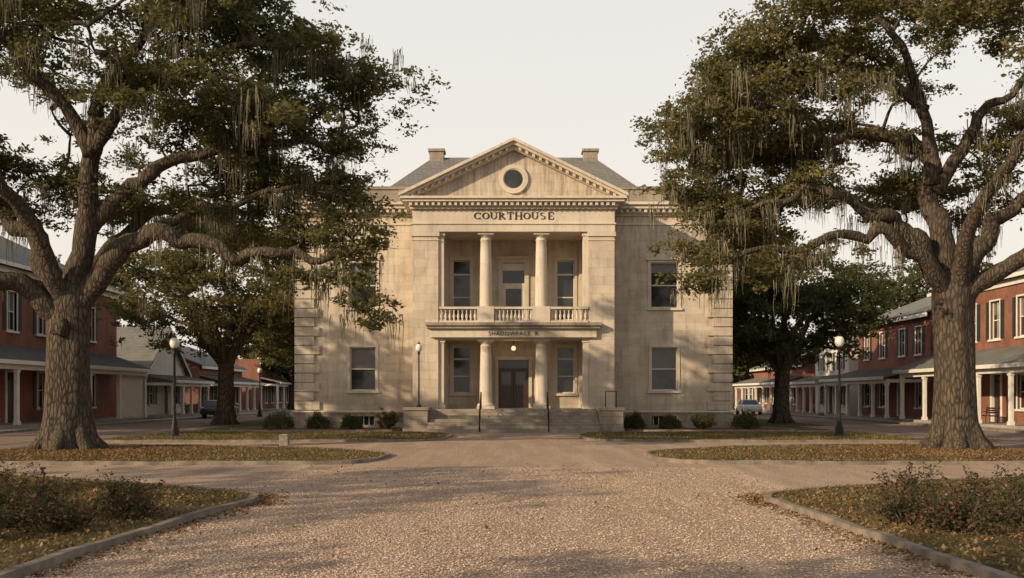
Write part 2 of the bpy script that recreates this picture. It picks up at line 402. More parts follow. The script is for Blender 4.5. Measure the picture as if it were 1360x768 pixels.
def arc(cx, cz, rx, rz, a0, a1, tk=.085, tn=.035):
    n = 14; out = []; inn = []
    for k in range(n+1):
        a = math.radians(a0+(a1-a0)*k/n); w = tn+(tk-tn)*abs(math.cos(a))
        out.append((cx+rx*math.cos(a), cz+rz*math.sin(a))); inn.append((cx+(rx-w)*math.cos(a), cz+(rz-w*.8)*math.sin(a)))
    for k in range(n): le.prism([out[k], out[k+1], inn[k+1], inn[k]], 52.43, 52.49)
def letter(ch, x, z, h):
    T, t = .075, .035
    def ser(xx, zz): sg(xx-.075, zz, xx+.075, zz, .028)
    if ch == 'O': arc(x+.20, z+h/2, .20, h/2, 0, 360)
    elif ch == 'C': arc(x+.20, z+h/2, .20, h/2, 45, 315); sg(x+.34, z+h*.7, x+.34, z+h, .03); sg(x+.34, z, x+.34, z+h*.26, .03)
    elif ch == 'U': sg(x+.06, z+h, x+.06, z+.15, T); sg(x+.32, z+h, x+.32, z+.15, t); arc(x+.19, z+.16, .165, .16, 180, 360, .07); ser(x+.06, z+h); ser(x+.32, z+h)
    elif ch == 'T': sg(x+.19, z, x+.19, z+h, T); sg(x+.02, z+h, x+.36, z+h, t); ser(x+.19, z); sg(x+.03, z+h, x+.03, z+h-.1, .03); sg(x+.35, z+h, x+.35, z+h-.1, .03)
    elif ch == 'H': sg(x+.06, z, x+.06, z+h, T); sg(x+.33, z, x+.33, z+h, T); sg(x+.06, z+h/2, x+.33, z+h/2, t); [ser(a, b) for a in (x+.06, x+.33) for b in (z, z+h)]
    elif ch == 'R': sg(x+.07, z, x+.07, z+h, T); arc(x+.12, z+h*.75, .18, h*.25, -90, 90); sg(x+.15, z+h/2, x+.35, z, T); ser(x+.07, z); ser(x+.06, z+h)
    elif ch == 'E': sg(x+.07, z, x+.07, z+h, T); [sg(x+.03, z+q, x+.31, z+q, t) for q in (0, h)]; sg(x+.07, z+h/2, x+.24, z+h/2, t); sg(x+.30, z, x+.30, z+.11, .03); sg(x+.30, z+h-.11, x+.30, z+h, .03)
    elif ch == 'S': arc(x+.17, z+h*.74, .14, h*.26, 50, 270, .06); arc(x+.17, z+h*.26, .15, h*.28, -130, 90, .07)
x = -2.13
for ch in 'COURTHOUSE':
    letter(ch, x, 11.33, .36); x += .44
le.obj('courthouse_lettering', M['letter'], CH)
tc = bpy.data.curves.new('frieze_text', 'FONT'); tc.body = 'SHADOWPACE  K'; tc.size = .3; tc.extrude = .012; tc.align_x = 'CENTER'; tc.space_character = 1.15
to = bpy.data.objects.new('frieze_lettering', tc); C.objects.link(to); to.parent = CH; to.location = (0, 52.285, 5.1); to.rotation_euler = (math.pi/2, 0, 0); tc.materials.append(M['letter'])
st.obj('walls', M['stone'], CH); tr.obj('trim', M['trim'], CH, .012); fr.obj('window_frames', M['frame'], CH)
gl.obj('window_glass', M['glass'], CH); bl.obj('window_blinds', M['blind'], CH); cs.obj('window_casings', M['trim'], CH); old.obj('plinth_parapet_stone', M['oldstone'], CH, .015)
t = NT('lamp_glow'); e = t.n('Emission', {'Color': (1, .74, .42), 'Strength': 1.3}); t.t.links.new(e.outputs[0], t.out.inputs[0]); M['glow'] = t.m
lm = MB(); lm.lathe(0, 54.4, [(.03, 4.38), (.10, 4.41), (.13, 4.5), (.10, 4.6), (.03, 4.64)], 12); lm.obj('porch_lamp_globe', M['glow'], CH)
lm = MB(); lm.tube([(0, 54.4, 4.64), (0, 54.4, 4.93)], [.02]*2, 6); lm.obj('porch_lamp_stem', M['black'], CH)
pl = bpy.data.lights.new('porch_lamp_light', 'POINT'); pl.energy = 8; pl.color = (1, .7, .4); pl.shadow_soft_size = .15
po = bpy.data.objects.new('porch_lamp_light', pl); po.location = (0, 54.1, 4.3); C.objects.link(po); po.parent = CH

# ------------------------------------------------------------ lamps
tg = NT('frosted_globe'); M['globe'] = tg.finish((.75, .72, .64), .3, None, spec=.5)
def lamp(name, x, y, h, z=0, base=True, k=1.0):
    e = empty(name, (x, y, z)); p = MB()
    pr = [(.26, 0), (.26, .12), (.2, .16), (.18, .45), (.13, .52), (.11, .75), (.08, .82), (.065, 1.0), (.055, 2.2), (.045, h-.85), (.08, h-.83), (.08, h-.78), (.05, h-.75), (.13, h-.62), (.13, h-.58)] if base else \
         [(.12, 0), (.12, .1), (.045, .16), (.035, h-.7), (.07, h-.56), (.08, h-.5)]
    p.lathe(0, 0, pr, 14)
    p.lathe(0, 0, [(.11*k, h-.12*k), (.12*k, h-.10*k), (.06*k, h-.03), (.02, h-.01), (.015, h+.08)], 12)
    p.obj('post', M['black'], e)
    g = MB(); g.lathe(0, 0, [(.1*k, h-.58*k), (.17*k, h-.5*k), (.21*k, h-.36*k), (.19*k, h-.22*k), (.11*k, h-.11*k)], 16); g.obj('globe', M['globe'], e)
lamp('street_lamp', -15.0, 43.3, 4.55); lamp('street_lamp', 14.65, 44, 4.65)
lamp('street_lamp', -22.3, 86, 4.4); lamp('street_lamp', -4.95, 51.2, 3.4, 1.27, False, .85)

# ------------------------------------------------------------ ground
def sheet(name, x0, x1, y0, y1, z, mat):
    m = MB(); m.add([(x0, y0, z), (x1, y0, z), (x1, y1, z), (x0, y1, z)], [(0, 1, 2, 3)]); return m.obj(name, mat)
sheet('ground', -500, 500, -200, 800, 0, M['base'])
sheet('gravel_path', -17.3, 17.3, -15, 52.4, .006, M['gravel'])
for s in (-1, 1):
    a, b = sorted((s*19.5, s*25.2)); sheet('street', a, b, -20, 260, .012, M['street'])
    a, b = sorted((s*17.32, s*19.4)); sheet('verge_path', a, b, -20, 60, .008, M['street'])
    m = MB(); a, b = sorted((s*25.2, s*25.4)); m.box(a, b, -20, 260, 0, .13)
    m.obj('street_curb', M['curb']); m = MB(); a, b = sorted((s*25.4, s*26.6)); m.box(a, b, -20, 260, 0, .12); m.obj('sidewalk', M['concrete'])

def round_poly(P, it=2):
    for _ in range(it):
        Q = []
        for i in range(len(P)):
            a, b = np.array(P[i]), np.array(P[(i+1) % len(P)]); L = np.linalg.norm(b-a); f = min(.25, .6/L if L > 2.4 else .25)
            Q += [tuple(a+(b-a)*f), tuple(b-(b-a)*f)]
        P = Q
    return P
def area(P): return .5*sum(P[i][0]*P[(i+1) % len(P)][1]-P[(i+1) % len(P)][0]*P[i][1] for i in range(len(P)))
def subdiv(P, d=.7):
    Q = []
    for i in range(len(P)):
        a, b = np.array(P[i]), np.array(P[(i+1) % len(P)]); k = max(1, int(np.linalg.norm(b-a)/d))
        for j in range(k): Q.append(tuple(a+(b-a)*j/k))
    return Q
def bed(name, P, mat, zt=.08, cw=.13, ch=.11):
    if area(P) < 0: P = P[::-1]
    P = subdiv(round_poly(P)); n = len(P)
    P = [(x+.03*math.sin(i*1.3)+random.uniform(-.012, .012), y+.03*math.cos(i*.9)) for i, (x, y) in enumerate(P)]; inn = []
    for i in range(n):
        a, b, c = [Vector(P[(i+k-1) % n]) for k in range(3)]
        d = (c-a).normalized(); inn.append((b.x-d.y*cw, b.y+d.x*cw))
    cb = MB(); vs = [(x, y, 0) for x, y in P]+[(x, y, ch) for x, y in P]+[(x, y, ch) for x, y in inn]+[(x, y, 0) for x, y in inn]; fs = []
    jit = [random.uniform(-.02, .012) for _ in range(n)]
    vs = [(v[0], v[1], v[2]+(jit[i % n] if v[2] > 0 else 0)) for i, v in enumerate(vs)]
    for i in range(n):
        j = (i+1) % n; fs += [(i, j, n+j, n+i), (n+i, n+j, 2*n+j, 2*n+i), (2*n+i, 2*n+j, 3*n+j, 3*n+i)]
    cb.add(vs, fs); cb.obj(name+'_curb', M['curb'])
    g = MB(); g.add([(x, y, zt) for x, y in inn], [tuple(range(n))]); g.obj(name, mat); return inn
L1 = [(-5.15, 4), (-5.1, 10.2), (-4.95, 13.3), (-4.6, 16.6), (-4.5, 17.7), (-5.1, 18.6), (-7.3, 19.9), (-12.3, 23), (-17, 24.5), (-17, 4)]
R1 = [(4.9, 4), (4.83, 10.2), (4.68, 13), (4.5, 16.6), (4.45, 17.7), (5.0, 18.6), (8.2, 20.6), (11.2, 21.7), (17, 23.5), (17, 4)]
L2 = [(-4.2, 27.2), (-3.8, 29), (-3.8, 30.8), (-4.6, 32), (-7, 34), (-13.4, 36), (-17, 36.3), (-17, 26.8), (-11, 26.5), (-5, 26.6)]
R2 = [(4.4, 27.4), (4.1, 29), (4.1, 31.2), (4.8, 32.4), (8, 35), (13.4, 36.3), (17, 36.3), (17, 26.8), (11, 26.6), (5.2, 26.8)]
L3 = [(-3.4, 40), (-2.8, 42), (-2.8, 45.5), (-3.4, 47.2), (-5, 48.2), (-17, 48.6), (-17, 39.2), (-8, 39.4)]
R3 = [(-x+.1, y) for x, y in L3]
L4 = [(-5.9, 51), (-5.9, 54.8), (-15, 54.8), (-15, 50.8)]; R4 = [(-x, y) for x, y in L4]
beds = [bed('lawn', P, M['lawn']) for P in (L1, R1, L2, R2, L3, R3)]
for P in (L4, R4): bed('planting_bed', P, M['mulch'])
def disc(name, cx, cy, rx, ry, z, mat):
    P = []
    for k in range(40):
        a = 2*math.pi*k/40; r = 1+.12*math.sin(3*a+cx)+.08*math.sin(7*a)+random.uniform(-.05, .05); P.append((cx+rx*r*math.cos(a), cy+ry*r*math.sin(a), z))
    m = MB(); m.add(P, [tuple(range(40))]); return m.obj(name, mat)
disc('leaf_mulch', -13.6, 30.8, 3.1, 3.6, .088, M['mulch']); disc('leaf_mulch', 13.4, 31.2, 3.2, 3.4, .088, M['mulch'])

# ------------------------------------------------------------ numpy scatter meshes
def quads_mesh(name, V, tint, mat, k=4, parent=None):
    n = len(V)//k
    me = bpy.data.meshes.new(name); me.vertices.add(len(V)); me.vertices.foreach_set('co', np.ascontiguousarray(V, dtype=np.float32).ravel())
    me.loops.add(len(V)); me.loops.foreach_set('vertex_index', np.arange(len(V), dtype=np.int32))
    me.polygons.add(n); me.polygons.foreach_set('loop_start', np.arange(0, len(V), k, dtype=np.int32))
    me.update(calc_edges=True)
    at = me.attributes.new('tint', 'FLOAT', 'FACE'); at.data.foreach_set('value', tint.astype(np.float32))
    me.materials.append(mat); o = bpy.data.objects.new(name, me); C.objects.link(o)
    if parent: o.parent = parent
    return o
def unit(a): return a/np.maximum(np.linalg.norm(a, axis=1, keepdims=True), 1e-6)
def leaves(P, l, w, upbias=.5, flat=None):
    n = len(P); a = unit(rng.normal(size=(n, 3))*np.array([1, 1, .6]))
    nr = unit(rng.normal(size=(n, 3))+np.array([0, 0, upbias*2])); b = unit(np.cross(nr, a))
    s = rng.uniform(.6, 1.25, (n, 1)); a = a*s*l/2; b = b*s*w/2
    return np.stack([P-a, P+b-a*.1, P+a, P-b-a*.1], 1).reshape(-1, 3)
def in_poly(x, y, P):
    c = np.zeros(len(x), bool); n = len(P)
    for i in range(n):
        x0, y0 = P[i]; x1, y1 = P[(i+1) % n]
        if y0 == y1: continue
        m = ((y0 > y) != (y1 > y)) & (x < (x1-x0)*(y-y0)/(y1-y0)+x0); c ^= m
    return c
def blades(name, P, n, h, w, ymin, ymax, xmin, xmax):
    x = rng.uniform(xmin, xmax, n); y = rng.uniform(ymin, ymax, n); m = in_poly(x, y, P)
    f = np.sin(x*1.7+np.sin(y*1.3)*1.5)+np.sin(y*2.1+x*.7)+rng.normal(size=n)*.9; m &= f > -.3
    x, y = x[m], y[m]; n = len(x); hh = h*rng.uniform(.4, 1.3, n); a = rng.uniform(0, 6.28, n)
    le_ = rng.normal(size=(n, 2))*.5
    B = np.stack([x, y, np.full(n, .08)], 1); d = np.stack([np.cos(a), np.sin(a), np.zeros(n)], 1)*w/2
    T = B+np.stack([le_[:, 0]*hh, le_[:, 1]*hh, hh], 1)
    quads_mesh(name, np.stack([B-d, B+d, T], 1).reshape(-1, 3), rng.random(n), M['grass'], 3)
blades('grass', beds[0], 105000, .05, .014, 9, 24, -15, -4.5)
blades('grass', beds[1], 105000, .05, .014, 9, 24, 4.4, 15)
for b, x0, x1 in ((beds[2], -17, -3.5), (beds[3], 3.5, 17)): blades('grass', b, 22000, .065, .035, 26, 37, x0, x1)
for b, x0, x1 in ((beds[4], -17, -2.5), (beds[5], 2.5, 17)): blades('grass', b, 17000, .075, .06, 39, 49, x0, x1)
def litter(n, xr, yr, P=None, z=.095, size=.07):
    x = rng.uniform(*xr, n); y = rng.uniform(*yr, n)
    if P is not None: m = in_poly(x, y, P); x, y = x[m], y[m]
    return np.stack([x, y, np.full(len(x), z)+rng.uniform(0, .035, len(x))], 1)
LP = np.concatenate([litter(24000, (-15, -4.4), (9, 24), beds[0]), litter(24000, (4.4, 15), (9, 24), beds[1]),
    litter(12000, (-17, -3.5), (26, 37), beds[2]), litter(12000, (3.5, 17), (26, 37), beds[3]),
    litter(5000, (-17, -2.5), (39, 49), beds[4]), litter(5000, (2.5, 17), (39, 49), beds[5]),
    litter(500, (-5.4, 5.4), (9, 27), None, .02)])
for cx, cy in ((-13.6, 30.8), (13.4, 31.2)):
    q = rng.normal(size=(9000, 2))*np.array([2.0, 2.0])+np.array([cx, cy]); q = q[(np.abs(q[:, 0]) < 16.8) & (q[:, 1] > 26.7) & (q[:, 1] < 36)]
    LP = np.concatenate([LP, np.column_stack([q, rng.uniform(.1, .13, len(q))])])
for P in (L1, R1):
    seg_ = [(P[i], P[i+1]) for i in range(1, 7)]
    for a, b in seg_:
        k = 300; tt = rng.random(k)[:, None]; q = np.array(a)+(np.array(b)-np.array(a))*tt
        off = np.abs(rng.normal(size=k))*.28; sgn = 1 if P is L1 else -1
        q[:, 0] += sgn*off*.8; q[:, 1] += off*.5 if a[1] > 17 else 0
        LP = np.concatenate([LP, np.column_stack([q, rng.uniform(.012, .03, k)])])
quads_mesh('fallen_leaves', leaves(LP, .075, .045, 2.5), rng.random(len(LP)), M['litter'])
n = 60000; yy = 8.5+rng.random(n)**1.5*17; xx = rng.uniform(-5.6, 5.6, n)
mk = ~in_poly(xx, yy, L1) & ~in_poly(xx, yy, R1); xx, yy = xx[mk], yy[mk]; n = len(xx)
r = rng.uniform(.006, .019, n); ctr = np.stack([xx, yy, .008+r*.3], 1)
oc = np.array([[1, 0, 0], [0, 1, 0], [-1, 0, 0], [0, -1, 0], [0, 0, .7]], float)
ang = rng.uniform(0, 6.28, n); ca, sa = np.cos(ang), np.sin(ang)
Vp = np.zeros((n, 5, 3)); sx = r*rng.uniform(.8, 1.5, n)
for i, o_ in enumerate(oc):
    lx, ly = o_[0]*sx, o_[1]*r; Vp[:, i, 0] = ctr[:, 0]+lx*ca-ly*sa; Vp[:, i, 1] = ctr[:, 1]+lx*sa+ly*ca; Vp[:, i, 2] = ctr[:, 2]+o_[2]*r
tri = np.array([[0, 1, 4], [1, 2, 4], [2, 3, 4], [3, 0, 4]]); Vt = Vp[:, tri].reshape(-1, 3)
quads_mesh('gravel_stones', Vt, np.repeat(rng.random(n), 4), M['pebble'], 3)

# ------------------------------------------------------------ trees
def catmull(P, n=5):
    P = [np.array(p, float) for p in P]; out = []
    for i in range(len(P)-1):
        p0 = P[max(i-1, 0)]; p1 = P[i]; p2 = P[i+1]; p3 = P[min(i+2, len(P)-1)]
        for k in range(n):
            t = k/n; out.append(.5*((2*p1)+(-p0+p2)*t+(2*p0-5*p1+4*p2-p3)*t*t+(-p0+3*p1-3*p2+p3)*t**3))
    out.append(P[-1]); return out
def tree(name, loc, trunk, limbs, crowns, ncl, per, ls, leafmat, accept, seed, moss=120, R=.8, shell=.45, droop=[], knot=False, wob=.07, K=12, gap=-.85):
    rs = np.random.default_rng(seed); e = empty(name, loc); wb = MB()
    P = catmull([t[:3] for t in trunk], 6); rr = np.interp(np.linspace(0, len(trunk)-1, len(P)), range(len(trunk)), [t[3] for t in trunk])
    wb.tube(P, list(rr), 36, .10, seed)
    for k in range(7):
        a = 2*math.pi*k/7+seed; r0 = trunk[0][3]
        wb.tube([(math.cos(a)*r0*.5, math.sin(a)*r0*.5, .85), (math.cos(a)*r0*.75, math.sin(a)*r0*.75, .3), (math.cos(a)*r0*1.05, math.sin(a)*r0*1.05, .06), (math.cos(a)*r0*1.35, math.sin(a)*r0*1.35, -.12)],
                [r0*.24, r0*.24, r0*.2, .06], 10, .1)
    nodes = []; ends = []
    for L, r0, r1 in limbs:
        Q = catmull(L, 6); n = len(Q)
        ph = rs.uniform(0, 6, 3)
        for i in range(2, n):
            s_ = min(1, i/8)*wob*2.2
            Q[i] = Q[i]+np.array([math.sin(i*.75+ph[0]), math.sin(i*.8+ph[1]), math.sin(i*.95+ph[2])])*s_*.8+rs.normal(size=3)*.03
        rad = [(r0+(r1-r0)*(i/(n-1))**.75)*(1+.06*math.sin(i*1.9+seed)) for i in range(n)]
        rad[0] *= 1.15
        wb.tube(Q, rad, 16, .10, seed+r0*9)
        for i in range(n//4, n): nodes.append(Q[i])
        ends.append(Q[-1])
    nodes = [np.array(q) for q in nodes]
    cl = []; wts = np.array([c[6] for c in crowns], float); wts /= wts.sum()
    tries = 0
    while len(cl) < ncl and tries < ncl*80:
        tries += 1; c = crowns[rs.choice(len(crowns), p=wts)]
        d = rs.normal(size=3); d /= np.linalg.norm(d); q = rs.uniform(shell, 1)**.8
        p = np.array(c[:3])+d*q*np.array(c[3:6]); rad = math.hypot(p[0], p[1])
        if not accept(rad, p, rs): continue
        if math.sin(p[0]*1.0+seed)+math.sin(p[1]*.9+1)+math.sin(p[2]*1.6+p[0]*.5) < gap: continue
        if cl and min(np.sum((np.array(cl[-200:])-p)**2, 1)) < (R*.75)**2: continue
        cl.append(p)
    for dp in droop: cl.append(np.array(dp, float))
    cl = cl+[q for q in ends]
    cl.sort(key=lambda p: min(np.sum((np.array(nodes[:400])-p)**2, 1)))
    narr = np.array(nodes)
    for p in cl:
        d = np.sum((narr-p)**2, 1)+np.maximum(0, narr[:, 2]-p[2])*.6
        q = narr[int(np.argmin(d))]; ln = np.linalg.norm(p-q)
        if ln < .3: continue
        m1 = q+(p-q)*.33+rs.normal(size=3)*.12*ln+np.array([0, 0, .06*ln]); m2 = q+(p-q)*.68+rs.normal(size=3)*.12*ln+np.array([0, 0, .08*ln])
        r0 = .025+.028*ln; QQ = catmull([q, m1, m2, p], 3)
        wb.tube(QQ, list(np.linspace(r0, .014, len(QQ))), 6)
        for _ in range(3):
            tw = p+rs.normal(size=3)*np.array([.7, .7, .3])*R; wb.tube([tuple(m2), tuple((m2+tw)/2+rs.normal(size=3)*.06), tuple(tw)], [.02, .014, .008], 4)
        narr = np.vstack([narr, m1, m2])
    if knot:
        wb.tube([(.02, -.60, 4.1), (.02, -.76, 4.12), (.02, -.82, 4.12)], [.34, .26, .12], 14, .2)
    wb.obj('trunk_and_limbs', M['bark'], e)
    Cn = np.array(cl); N_ = len(Cn)
    sz = rs.uniform(.55, 1.3, N_)
    sub = np.repeat(Cn, K, 0)+rs.normal(size=(N_*K, 3))*np.array([.72, .72, .28])*R*np.repeat(sz, K)[:, None]
    M_ = max(1, per//K)
    sr = rs.uniform(.6, 1.3, (N_*K, 1))
    Lp = np.repeat(sub, M_, 0)+rs.normal(size=(N_*K*M_, 3))*np.array([.24, .24, .12])*R*np.repeat(sr, M_, 0)
    keep = rs.random(len(Lp)) < .9
    tint = np.clip(np.repeat(rs.random(N_*K), M_)*.6+rs.random(len(Lp))*.4, 0, 1)[keep]; Lp = Lp[keep]
    V = leaves(Lp, ls, ls*.5, .35); quads_mesh('foliage', V, tint, leafmat, 4, e)
    if moss:
        low = Cn[np.argsort(Cn[:, 2])[:int(N_*.6)]]
        src = low[rs.choice(len(low), moss)]+rs.normal(size=(moss, 3))*np.array([.5, .5, .25]); nn = np.array(nodes); src = np.vstack([src, nn[rs.choice(len(nn), moss//3)]-np.array([0, 0, .08])])
        S = 20; B = np.repeat(src, S, 0)+rs.normal(size=(len(src)*S, 3))*np.array([.14, .14, .1]); n = len(B)
        ln = rs.uniform(.25, .95, n)*np.repeat(rs.uniform(.4, 1.7, len(src)), S); a = rs.uniform(0, 3.14, n)
        d = np.stack([np.cos(a), np.sin(a), np.zeros(n)], 1)*.015; quad = []
        p = B
        for k in range(3):
            q = p+np.stack([rs.normal(size=n)*.03, rs.normal(size=n)*.03, -ln/3], 1); w0, w1 = (1-.25*k), (.75-.25*k)+.05
            quad.append(np.stack([p-d*w0, p+d*w0, q+d*w1, q-d*w1], 1).reshape(-1, 3)); p = q
        Vm = np.concatenate(quad); quads_mesh('spanish_moss', Vm, rs.random(len(Vm)//4), M['moss'], 4, e)
    return e

Ltr = [(0, 0, -.1, 1.05), (0, 0, .35, .88), (0, 0, 1.2, .75), (0, 0, 2.6, .69), (.05, 0, 4.0, .66), (.1, 0, 4.9, .68), (.12, 0, 5.6, .5)]
Llim = [([(-.1, 0, 4.7), (-1.0, .3, 6.5), (-1.8, .6, 7.6), (-3.0, .8, 8.3), (-5, 1, 9.5), (-7.5, 1.2, 10.5)], .46, .1),
    ([(-.2, -.1, 4.5), (-1.3, -.8, 5.5), (-2.4, -1.4, 6.0), (-4.5, -2.2, 6.8), (-7, -3, 7.6), (-9, -3.5, 8)], .42, .09),
    ([(.15, 0, 5.0), (.56, .1, 7.6), (.75, .2, 10.2), (1.0, .3, 12), (2.3, .3, 14), (3, .2, 15.8)], .47, .09),
    ([(.75, .2, 10.0), (-.5, -.4, 12.2), (-1.8, -1, 13.5), (-3.4, -1.5, 14.8)], .28, .07),
    ([(.25, 0, 4.7), (1.8, -.4, 6.5), (3.0, -.8, 7.1), (4.6, -1.1, 6.9), (6.1, -1.3, 6.3), (7.4, -1.4, 6.5), (8.6, -1.5, 6.3), (9.9, -1.5, 6.3)], .42, .09),
    ([(.55, .1, 7.3), (2.0, .2, 8.9), (3.8, 0, 9.8), (5.8, 0, 10.5), (7.9, .2, 10.4), (9.4, .4, 10.2)], .33, .07),
    ([(.8, .2, 10.2), (2.3, -.6, 11.7), (4.1, -1.2, 12.4), (6.1, -1.8, 12.9), (8.5, -2, 13)], .26, .06),
    ([(3.0, -.8, 7.1), (4.2, -.4, 8.0), (5.6, 0, 8.3), (7.4, 0, 8.9), (9.2, -.2, 8.6)], .18, .05),
    ([(0, -.2, 5.0), (-.5, -2, 7.6), (-.8, -4, 9.6), (-.6, -6.0, 11)], .36, .08),
    ([(.1, .3, 5.1), (.8, 2.2, 7.4), (1.4, 4.5, 8.9), (1.8, 7, 9.8)], .36, .08)]
def front(p, rs):
    if p[1] < .4 and p[2] < 10.2 and abs(p[0]) < 8 and rs.random() < .88: return False
    if p[1] < -.5 and p[2] < 13.2 and rs.random() < .6: return False
    if p[1] > 3 and rs.random() < .4: return False
    return True
def accL(rad, p, rs):
    z = 8.7-.33*max(0, rad-1.5)
    if p[1] < -3: z += 1.8
    if p[2] < z: return False
    if p[2] > 12.4 and p[0] > 11.0-(p[2]-12.4)*1.5+min(0, p[1])*.35: return False
    return front(p, rs)
def accR(rad, p, rs):
    z = 8.8-.33*max(0, rad-1.5)
    if p[1] < -3: z += 1.8
    if p[2] < z: return False
    if p[2] > 12.6 and p[0] < -9.4+(p[2]-12.6)*1.35-min(0, p[1])*.35: return False
    return front(p, rs)
lcr = [(1.0, 0, 11.9, 10.2, 8.0, 6.2, 1.0), (6.8, -.5, 8.4, 3.7, 3.2, 2.0, .14), (-5, 0, 9, 5, 4, 2.5, .10), (6, 0, 12.5, 5, 4, 3, .2)]
tree('offscreen_shade_oak', (-15.03, 33, .05), Ltr, Llim, lcr, 310, 640, .17, M['leaf'], accL, 3, 250, .82, .4,
     [(9.6, -1.5, 5.6), (10.3, -1.4, 5.0), (10.5, -1.2, 4.4), (8.6, -1.5, 5.7), (7.4, -1.3, 5.7), (9.8, -1, 6.8), (10.3, -1, 7.5), (9, -1.4, 6.9)], True, gap=-.7)
Rtr = [(0, 0, -.1, 1.0), (0, 0, .35, .82), (-.02, 0, 1.2, .70), (-.05, 0, 2.8, .65), (-.12, 0, 4.4, .64), (-.12, 0, 5.4, .67), (-.15, 0, 6.1, .48)]
Rlim = [([(-.25, 0, 5.2), (-1.4, -.3, 6.9), (-2.3, -.6, 7.7), (-3.6, -.9, 8.1), (-4.8, -1, 8.7), (-6.2, -1.2, 8.3), (-8, -1.3, 7.8)], .36, .07),
    ([(-.15, 0, 5.5), (-.65, .1, 7.7), (-.8, .2, 9.5), (-1.4, 0, 10.5), (-3.1, -.2, 10.7), (-5.4, -.3, 10.4), (-7.5, -.2, 10.6), (-9.5, 0, 10.2)], .44, .07),
    ([(-.75, .1, 9.1), (-1.2, -.3, 11.5), (-2.2, -.6, 13.5), (-3.5, -.8, 15.5)], .27, .07),
    ([(.1, 0, 5.4), (1.0, .4, 7), (1.8, .8, 8), (2.9, 1.0, 8.8), (5, 1.3, 10), (7, 1.5, 11)], .42, .09),
    ([(.1, -.1, 5.1), (1.6, -.8, 6.4), (2.9, -1.3, 6.6), (5, -2, 7.2), (7.5, -2.5, 7.8)], .36, .08),
    ([(-.65, .1, 8.8), (.5, -.3, 11), (1.5, -.6, 12.1), (3.4, -1, 14)], .27, .07),
    ([(-.3, -.1, 5.3), (-1.8, -1, 6.5), (-3.1, -1.5, 7.2), (-4.6, -1.9, 6.9), (-6.9, -2.1, 6.5), (-8.8, -2.2, 6.2)], .32, .06),
    ([(-1.2, -.3, 11.5), (-3, -.8, 12.6), (-5, -1.2, 12.8), (-7.5, -1.2, 13.3)], .18, .05),
    ([(0, -.2, 5.4), (-.3, -2, 7.8), (.4, -4, 9.6), (.2, -6.0, 11)], .34, .08),
    ([(0, .3, 5.4), (-.8, 2.2, 7.6), (-1, 4.5, 9), (-.6, 7, 10)], .34, .08)]
rcr = [(-.5, 0, 11.6, 9.8, 8.0, 6.1, 1.0), (-6.6, -1, 8.2, 3.4, 3, 2.0, .12), (5, 0, 9.5, 5, 4, 2.5, .09), (-6, 0, 12.0, 4.0, 4, 2.6, .2)]
tree('offscreen_shade_oak', (15.15, 33.5, .05), Rtr, Rlim, rcr, 285, 630, .17, M['leaf2'], accR, 8, 340, .82, .4,
     [(-9.4, -2, 5.6), (-8.8, -2.2, 5.4), (-8, -2, 6.0), (-9.6, -1.5, 6.6), (-7, -2, 5.9), (-9.9, -1, 9), (-5.5, -1.9, 6.2)], gap=-.8)
def generic(name, loc, h, rad, seed, mat, ncl, per, ls, tr_r=.55, moss=40, R=1.1, floor=.36, gap=-.85):
    rs = random.Random(seed); k = h/14
    T = [(0, 0, -.1, tr_r*1.5), (0, 0, .4, tr_r*1.2), (.05, 0, 2*k, tr_r), (.1, 0, 3.6*k, tr_r), (.1, 0, 4.6*k, tr_r*.7)]; Ls = []
    n = 8
    for i in range(n):
        a = 2*math.pi*i/n+rs.uniform(-.25, .25); up = rs.uniform(.35, .8) if i % 2 else rs.uniform(.1, .3); rr = rad*.8
        Ls.append(([(.1, 0, 3.4*k), (rr*.25*math.cos(a), rr*.25*math.sin(a), (5+up*1.5)*k), (rr*.55*math.cos(a+.1), rr*.55*math.sin(a+.1), (6.2+up*3)*k), (rr*math.cos(a), rr*math.sin(a), (6.6+up*5)*k)], tr_r*.55, .06))
    Ls.append(([(.1, 0, 4*k), (.3, .2, 7*k), (0, 0, 10*k), (.3, 0, 12*k)], tr_r*.7, .08))
    tree(name, loc, T, Ls, [(0, 0, h*.62, rad, rad, h*.38, 1)], ncl, per, ls, mat, lambda r_, p, q: p[2] > h*floor-.12*r_*k, seed, moss, R, .35, K=9, gap=gap)
generic('offscreen_shade_oak', (-18.9, 64, 0), 14.5, 6.9, 21, M['leaf2'], 170, 270, .29, .5, 90)
generic('offscreen_shade_oak', (18.3, 67, 0), 13.0, 6.3, 22, M['leafdark'], 180, 270, .29, .5, 50)
generic('offscreen_shade_oak', (-16.8, 84, 0), 14, 6.5, 23, M['leaf2'], 120, 200, .38, .5, 20)
generic('offscreen_shade_oak', (17.5, 92, 0), 14, 6.5, 24, M['leafdark'], 110, 200, .38, .5, 0)
